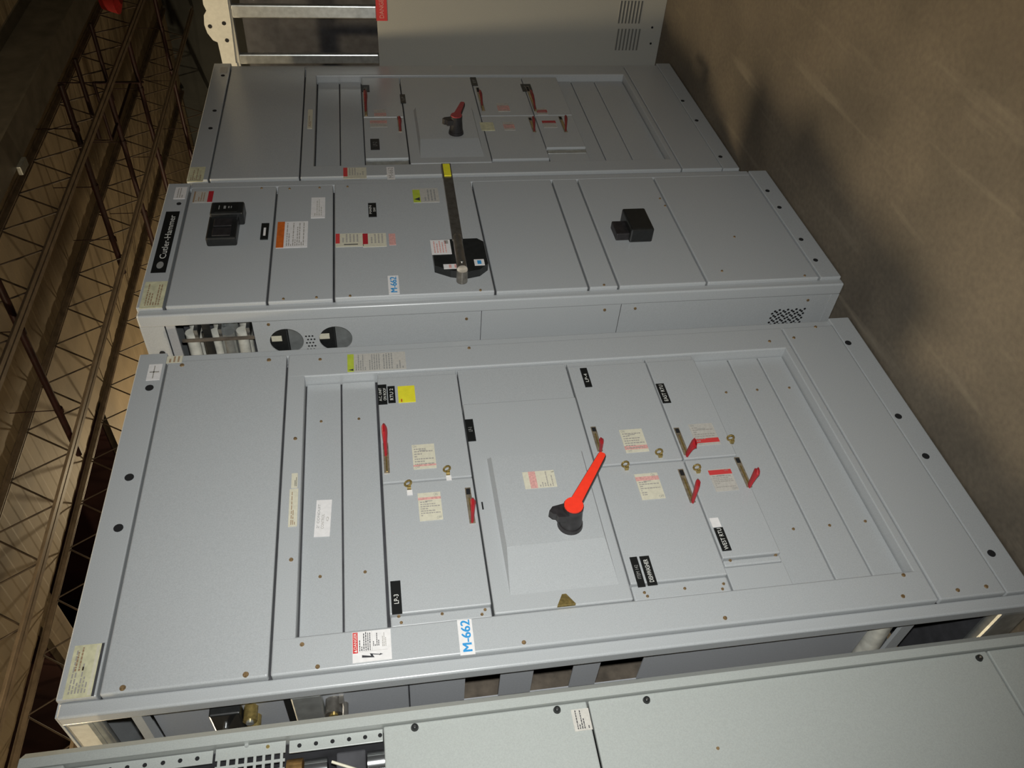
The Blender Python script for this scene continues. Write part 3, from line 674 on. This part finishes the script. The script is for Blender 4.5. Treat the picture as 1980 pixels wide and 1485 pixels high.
def side_screw(p, parent):
    q = onX(p, sx); C.mesh(MB().cyl((sx + .002, q.y, q.z), (sx - .003, q.y, q.z), .005, 'rusty_screw', n=8), 'screw', parent)
for p, pr in (((519, 627), sd1), ((902, 616), sd1), ((1169, 599), sd3), ((1228, 596), sd3), ((1562, 580), sd3)): side_screw(p, pr)
q = onX((314, 683), CX0); C.mesh(MB().cyl((CX0 + .003, q.y, q.z), (CX0 - .001, q.y, q.z), .0085, 'black_hole', n=12), 'hole_plug')
# what shows through the openings: insulated bus bars and a breaker
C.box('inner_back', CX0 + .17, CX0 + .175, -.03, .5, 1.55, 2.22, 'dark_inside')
bars = [(2.165, .020, 'insulation_white'), (2.130, .006, 'black_plastic'), (2.095, .016, 'insulation_white'), (2.055, .022, 'galvanised'), (2.012, .018, 'insulation_white')]
for i, (z, rr, m_) in enumerate(bars):
    for j, xo in enumerate((.05, .10)):
        ya = -.02 if j else .035
        C.mesh(MB().cyl((CX0 + xo, ya, z - .006 * j), (CX0 + xo + .01, .48, z + .012), rr, m_, n=14), 'bus_bar', None, 'insulated bus bar')
for z in (2.148, 2.075, 1.99): C.box('bar_clamp', CX0 + .03, CX0 + .12, .01, .05, z - .006, z + .006, 'bright_steel', .002)
C.box('bar_clamp', CX0 + .025, CX0 + .03, -.02, .46, 2.100, 2.124, 'black_plastic'); C.box('bar_strap', CX0 + .016, CX0 + .022, .036, .046, 1.972, 2.19, 'brown_board')
for z in (1.885, 1.735):
    mb = MB().box(CX0 + .03, CX0 + .12, -.02, .30, z - .01, z + .05, 'black_plastic', .004); C.mesh(mb, 'inner_breaker', None, 'black breaker inside the round cut-out')
    C.box('breaker_label', CX0 + .0285, CX0 + .03, .050, .072, z + .006, z + .038, 'cream_label')
    C.box('inner_plate', CX0 + .06, CX0 + .064, -.03, .3, z - .075, z - .012, 'galvanised')

# ------------------------------------------------------------------ D: second fusible switchboard behind C
DX, DY = 2.092, .036
Dc = Cab('switchboard_cabinet', (DX + .545, DY + .3, 0), 'grey switchboard with a short dark red rotary handle, beyond the steel lever')
d = fusible_board(Dc, DX, DY, False, dict(fillers=((1.700, 1.803), (1.597, 1.700), (.560, .640), (.440, .560), (.291, .440))))
Y = DY - .0125
for p in ((415, 214), (407, 248), (431, 146)): Dc.plug(p, Y, .009, d['cap'])
for p in ((1347, 233), (1393, 303), (1320, 195)): Dc.plug(p, Y + .002, .009, d['strip'])
Dc.sticker(RF_((361, 352), (398, 323), Y), Y, 'yellow_label', [('lines', .1, .9, .15, .85, 6, 'brown_ink')], 'rating_plate', d['cap'], 'yellowed rating plate')
Dc.sticker(RF_((424, 142), (441, 130), Y), Y, 'faint_label', [], 'sticker', d['cap'])
Dc.sticker(RF_((594, 249), (605, 212), Y), Y, 'cream_label', [('lines', .1, .9, .2, .8, 2, 'brown_ink')], 'sticker', d['sur'], 'cream strip label')
Dc.sticker(RF_((664, 346), (708, 324), Y), Y, 'cream_label', [('rect', .2, 1, .82, 1, 'danger_red'), ('lines', .3, .95, .1, .78, 6, 'faint_ink')], 'danger_label', d['sur'], 'danger label with red header')
Dc.sticker(RF_((749, 347), (762, 323), Y), Y, 'white_label', [('text', 'M-662', .08, .92, .2, .8, 'faint_ink')], 'number_sticker', d['sur'])
yd = DY - .010; y_ = yd - .0005; X = DX
mk = lambda x0, x1, z0, z1: door(Dc, 'switch_door', X + x0, X + x1, z0, z1, yd, DY + .036)
a1f = mk(.535, .930, 1.415, 1.597); a1n = mk(.175, .531, 1.415, 1.597)
bigd = door(Dc, 'switch_door', X + .124, X + .930, 1.070, 1.415, DY - .012, DY + .036, .004)
a2f = mk(.535, .930, .820, 1.070); a2n = mk(.150, .531, .820, 1.070); a3f = mk(.535, .930, .640, .820); a3n = mk(.240, .531, .640, .820)
Dc.box('hinge_ledge', X + .122, X + .173, DY - .002, DY + .036, 1.418, 1.594, 'galvanised', .004); Dc.box('hinge_ledge', X + .122, X + .148, DY - .002, DY + .036, .823, 1.067, 'paint', .004)
Dc.box('hinge_ledge', X + .205, X + .238, DY - .002, DY + .036, .643, .817, 'galvanised', .004); Dc.box('filler_plate', X + .122, X + .203, DY, DY + .036, .642, .818, 'paint', .002)
toggle(Dc, a1f, (704, 172), (709, 225), (708, 216), (707, 176), y_, .04, m='red_darker'); toggle(Dc, a1n, (770, 226), (775, 255), (773, 254), (773, 228), y_, .04, m='red_darker')
toggle(Dc, a2f, (926, 170), (932, 215), (929, 204), (928, 177), y_, .04, m='red_darker'); toggle(Dc, a3f, (1023, 168), (1032, 216), (1031, 212), (1026, 176), y_, .04, m='red_darker')
toggle(Dc, a2n, (1022, 228), (1036, 256), (1032, 254), (1031, 228), y_, .04, m='red_darker'); toggle(Dc, a3n, (1083, 226), (1094, 256), (1090, 254), (1094, 226), y_, .04, m='red_darker')
for (ll, ur, t, pr) in (((700, 178), (714, 165), 'RTU', a1f), ((717, 290), (733, 269), 'LP-2', a1n), ((775, 200), (783, 183), 'LP', bigd), ((913, 166), (920, 150), 'EF', a2f), ((1011, 177), (1025, 163), 'AC', a3f)):
    text_plate(Dc, ll, ur, y_ - .002 if pr is bigd else y_, [(t, .3, .7)], pr, 'grey_ink', label='small black nameplate')
Dc.sticker(RF_((931, 253), (953, 237), y_), y_, 'yellow_label', [], 'sticky_note', a2n, 'pale yellow note', thick=.002)
rating(Dc, a1f, (724, 226), (746, 212), y_, 'faint_label', (.1, .5)); rating(Dc, a1n, (716, 246), (748, 232), y_, 'faint_label', (.5, .9)); rating(Dc, a2f, (964, 216), (982, 200), y_, 'faint_label', (.1, .7)); rating(Dc, a2n, (976, 252), (992, 236), y_, 'faint_label', (.2, .7))
rating(Dc, a3f, (1040, 222), (1055, 209), y_, 'faint_label', (.3, .7), 'dark_red'); rating(Dc, a3n, (1052, 247), (1073, 233), y_, 'faint_label', (.6, .95), 'dark_red')
wedge(Dc, bigd, X + .165, X + .588, X + .290, 1.10, 1.37, DY - .0115, .021)
tip = onY((895, 197), DY - .115); hb = onY((882, 250), DY - .05)
rotary(Dc, bigd, hb.x, hb.z, DY - .0325, tip, .08, 'red_dull')
for p in ((1226, 0),): pass

# ------------------------------------------------------------------ E: cabinet turned side on at the end of the row
EX = 3.40
E = Cab('switchboard_cabinet', (EX + .4, 0, 0), 'cream sided cabinet with an open galvanised top frame at the row end')
ey0, ey1 = -.62, .55
pan = E.box('side_panel', EX, EX + .006, ey0 + .03, ey1, .0, 1.500, 'paint_cream', .002)
E.box('front_panel', EX, EX + .8, ey0, ey0 + .03, 0, 1.50, 'paint_cream', .004); E.box('back_panel', EX + .006, EX + .8, ey1 - .01, ey1, .0, 2.2, 'paint_cream')
E.box('far_side_panel', EX + .79, EX + .8, ey0 + .03, ey1 - .01, 0, 2.2, 'paint_cream')
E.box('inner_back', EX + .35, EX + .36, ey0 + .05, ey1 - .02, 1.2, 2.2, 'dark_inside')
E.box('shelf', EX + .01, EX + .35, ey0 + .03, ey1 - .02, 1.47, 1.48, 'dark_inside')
for ya, yb2 in ((-.166, -.104), (.075, .125), (ey0, ey0 + .05), (ey1 - .05, ey1), (-.42, -.36)):
    E.box('frame_upright', EX, EX + .03, ya, yb2, 1.50, 2.20, 'galvanised', .006)
E.box('top_rail', EX - .002, EX + .04, ey0, ey1, 2.195, 2.235, 'paint_cream', .004)
outl = [(430, 122), (421, 82), (412, 78), (401, 64), (395, 48), (394, 30), (399, 21), (393, 9), (390, -12), (438, -12), (446, 40), (456, 122)]
pts = [onX(p, EX - .008) for p in outl]
yA, yB = max(p.y for p in pts), ey1
mb = MB().prism([(EX - .008, p.y, p.z) for p in pts], (.006, 0, 0), 'lift_white'); zt = pts[0].z; zb = pts[-1].z; 
mb.box(EX - .008, EX - .002, yA, ey1, zb - .005, zt, 'lift_white'); mb.box(EX - .008, EX - .002, ey0, min(p.y for p in pts), zb, 2.31, 'lift_white')
lift = E.mesh(mb, 'lifting_angle', None, 'white lifting angle with bolt holes')
for p in ((406, 51), (433, 45), (439, 78)):
    q = onX(p, EX - .008); E.mesh(MB().cyl((EX - .004, q.y, q.z), (EX - .009, q.y, q.z), .010, 'black_hole', n=12), 'bolt_hole', lift)
for ll, ur in (((1186, 97), (1240, 56)), ((1192, 45), (1245, 2))):
    a, b = onX(ll, EX), onX(ur, EX); mb = MB(); n = 7
    for i in range(n):
        z = b.z + (a.z - b.z) * (i + .5) / n; mb.box(EX - .0015, EX + .002, b.y, a.y, z - .006, z + .003, 'vent_grey'); mb.box(EX - .004, EX, b.y, a.y, z + .003, z + .006, 'paint_cream')
    E.mesh(mb, 'louvre_vent', pan, 'louvred vent')
a, b = onX((728, 40), EX), onX((747, -14), EX)
E.sticker((b.y, a.y, b.z, a.z), EX - .0005, 'danger_red', [('text', 'DANGER', .1, .9, .3, .7, 'pink_print')], 'warning_label', pan, 'red warning label', side=True)
for p in ((1261, 53), (1258, 84)):
    q = onX(p, EX); E.mesh(MB().cyl((EX + .002, q.y, q.z), (EX - .002, q.y, q.z), .006, 'black_hole', n=8), 'screw', pan)

# ------------------------------------------------------------------ A: the pale cabinet whose upper covers are off
AX1, AX0, AY = -.100, -1.02, -.103
A = Cab('switchboard_cabinet', ((AX0 + AX1) / 2, .2, 0), 'pale grey cabinet with upper covers off and round black cover knobs')
def post(xo, s):
    pts = [(xo, AY + .045), (xo, AY + .020), (xo - s * .017, AY), (xo - s * .036, AY), (xo - s * .036, AY + .045)]
    A.mesh(MB().prism([(x, y, 0) for x, y in pts], (0, 0, 2.286), 'paint_pale'), 'corner_post')
post(AX1, 1); post(AX0, -1)
for x in (AX1 - .036, AX0): A.box('corner_post', x, x + .036, .46, .50, 0, 2.28, 'paint_pale', .004)
A.box('side_sheet', AX1 - .006, AX1 - .001, AY + .045, .46, 0, 2.28, 'paint_pale'); A.box('side_sheet', AX0 + .001, AX0 + .006, AY + .045, .46, 0, 2.28, 'paint_pale')
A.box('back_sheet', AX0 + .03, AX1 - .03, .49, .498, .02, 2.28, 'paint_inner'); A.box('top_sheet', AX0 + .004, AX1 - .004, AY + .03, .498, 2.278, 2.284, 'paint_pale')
A.box('top_rail', AX0 + .036, AX1 - .036, AY + .002, AY + .03, 2.205, 2.286, 'paint_pale', .004)
A.box('base_rail', AX0 + .036, AX1 - .036, AY + .006, AY + .03, .0, .07, 'paint_pale', .004)
xr = AX1 - .0375
c1 = A.box('cover_panel', AX0 + .038, xr, AY + .009, AY + .022, 1.206, 1.618, 'paint_pale', .003); c2 = A.box('cover_panel', AX0 + .038, xr, AY + .009, AY + .022, .29, 1.202, 'paint_pale', .003)
A.box('cover_panel', AX0 + .038, xr, AY + .009, AY + .022, .074, .286, 'paint_pale', .003)
yk = AY + .009
for p, pr in (((802, 1407), c1), ((1077, 1373), c1), ((1250, 1354), c2), ((1893, 1273), c2)):
    q = onY(p, yk); mb = MB().cyl((q.x, yk + .002, q.z), (q.x, yk - .006, q.z), .0085, 'black_plastic', .0065, n=14); mb.cyl((q.x, yk - .006, q.z), (q.x, yk - .0075, q.z), .0025, 'bright_steel', n=8)
    A.mesh(mb, 'cover_knob', pr, 'round black cover knob')
A.sticker(RF_((1112, 1415), (1137, 1369), yk), yk, 'faint_label', [('lines', .08, .95, .35, .85, 4, 'ink'), ('lines', .08, .4, .1, .25, 1, 'ink')], 'print_label', c1, 'small printed label')
A.screw((1388, 1447), yk, c2, .004)
# perforated upright and the vent plate
yr = AY + .020
rails = [A.mesh(MB().box(xr - .024, xr, yr, yr + .004, za, zb, 'paint_pale', .001), 'drilled_upright', None, 'upright strip drilled with a row of holes') for za, zb in ((1.62, 1.800), (1.942, 2.203))]
for p in [(150, 1486), (182, 1483), (214, 1479), (247, 1477), (281, 1473), (316, 1469), (349, 1466), (382, 1462), (579, 1440), (611, 1436), (643, 1432), (675, 1429), (706, 1425), (735, 1422)]:
    q = onY(p, yr); A.mesh(MB().cyl((xr - .012, yr + .001, q.z), (xr - .012, yr - .0006, q.z), .0042, 'black_hole', n=10), 'drilled_hole', rails[0 if q.z < 1.85 else 1])
mb = MB(); vz0, vz1, vx0, vx1 = 1.806, 1.936, AX0 + .05, xr - .001; yv = yr - .004; px_ = .0165; hs = .0112
vxs = xr - .023
mb.box(vxs, vx1, yv - .0006, yv + .0024, vz0, vz1, 'paint_pale'); nzv = 7; pz = (vz1 - vz0 - .014) / nzv
for i in range(nzv + 1):
    z = vz0 + .007 + i * pz - (pz - hs) / 2; mb.box(vx0, vxs, yv, yv + .003, max(vz0 + .001, z), min(vz1 - .001, z + pz - hs), 'paint_pale')
nx = int((vxs - vx0) / px_)
for i in range(nx): mb.box(vxs - (i + 1) * px_, vxs - (i + 1) * px_ + px_ - hs, yv - .0004, yv + .0026, vz0 + .0005, vz1 - .0005, 'paint_pale')
vp = A.mesh(mb, 'vent_plate', None, 'vent plate pierced with square holes')
A.screw((477, 1442), yv, vp, .0055, 'galvanised'); A.screw((518, 1444), yv, vp, .0045, 'brass')
# bus bars and lugs in the open upper bay
A.box('added_dark_liner', xr - .003, xr - .001, AY + .032, AY + .20, 1.62, 2.2, 'dark_inside'); A.box('inner_back', AX0 + .04, xr, AY + .20, AY + .21, 1.62, 2.2, 'dark_inside')  # first sheet is added to keep flash-lit side wall out of the vent holes
for z0_, z1_, m_, rr in ((1.776, 1.806, 'copper', .026), (1.729, 1.772, 'bright_steel', .022), (1.580, 1.652, 'bright_steel', .022)):
    for xx in (xr - .050, xr - .130, xr - .210):
        A.mesh(MB().cyl((xx, AY + .055, z0_), (xx, AY + .055, z1_), rr, m_, n=24), 'bus_stud', None, 'copper stud' if m_ == 'copper' else 'plated stud')
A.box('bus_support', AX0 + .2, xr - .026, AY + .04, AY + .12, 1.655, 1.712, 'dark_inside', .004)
A.mesh(MB().cyl((xr - .075, AY + .035, 1.652), (xr - .045, AY + .035, 1.72), .003, 'cream_label', n=6), 'wire', None, 'thin pale wire')
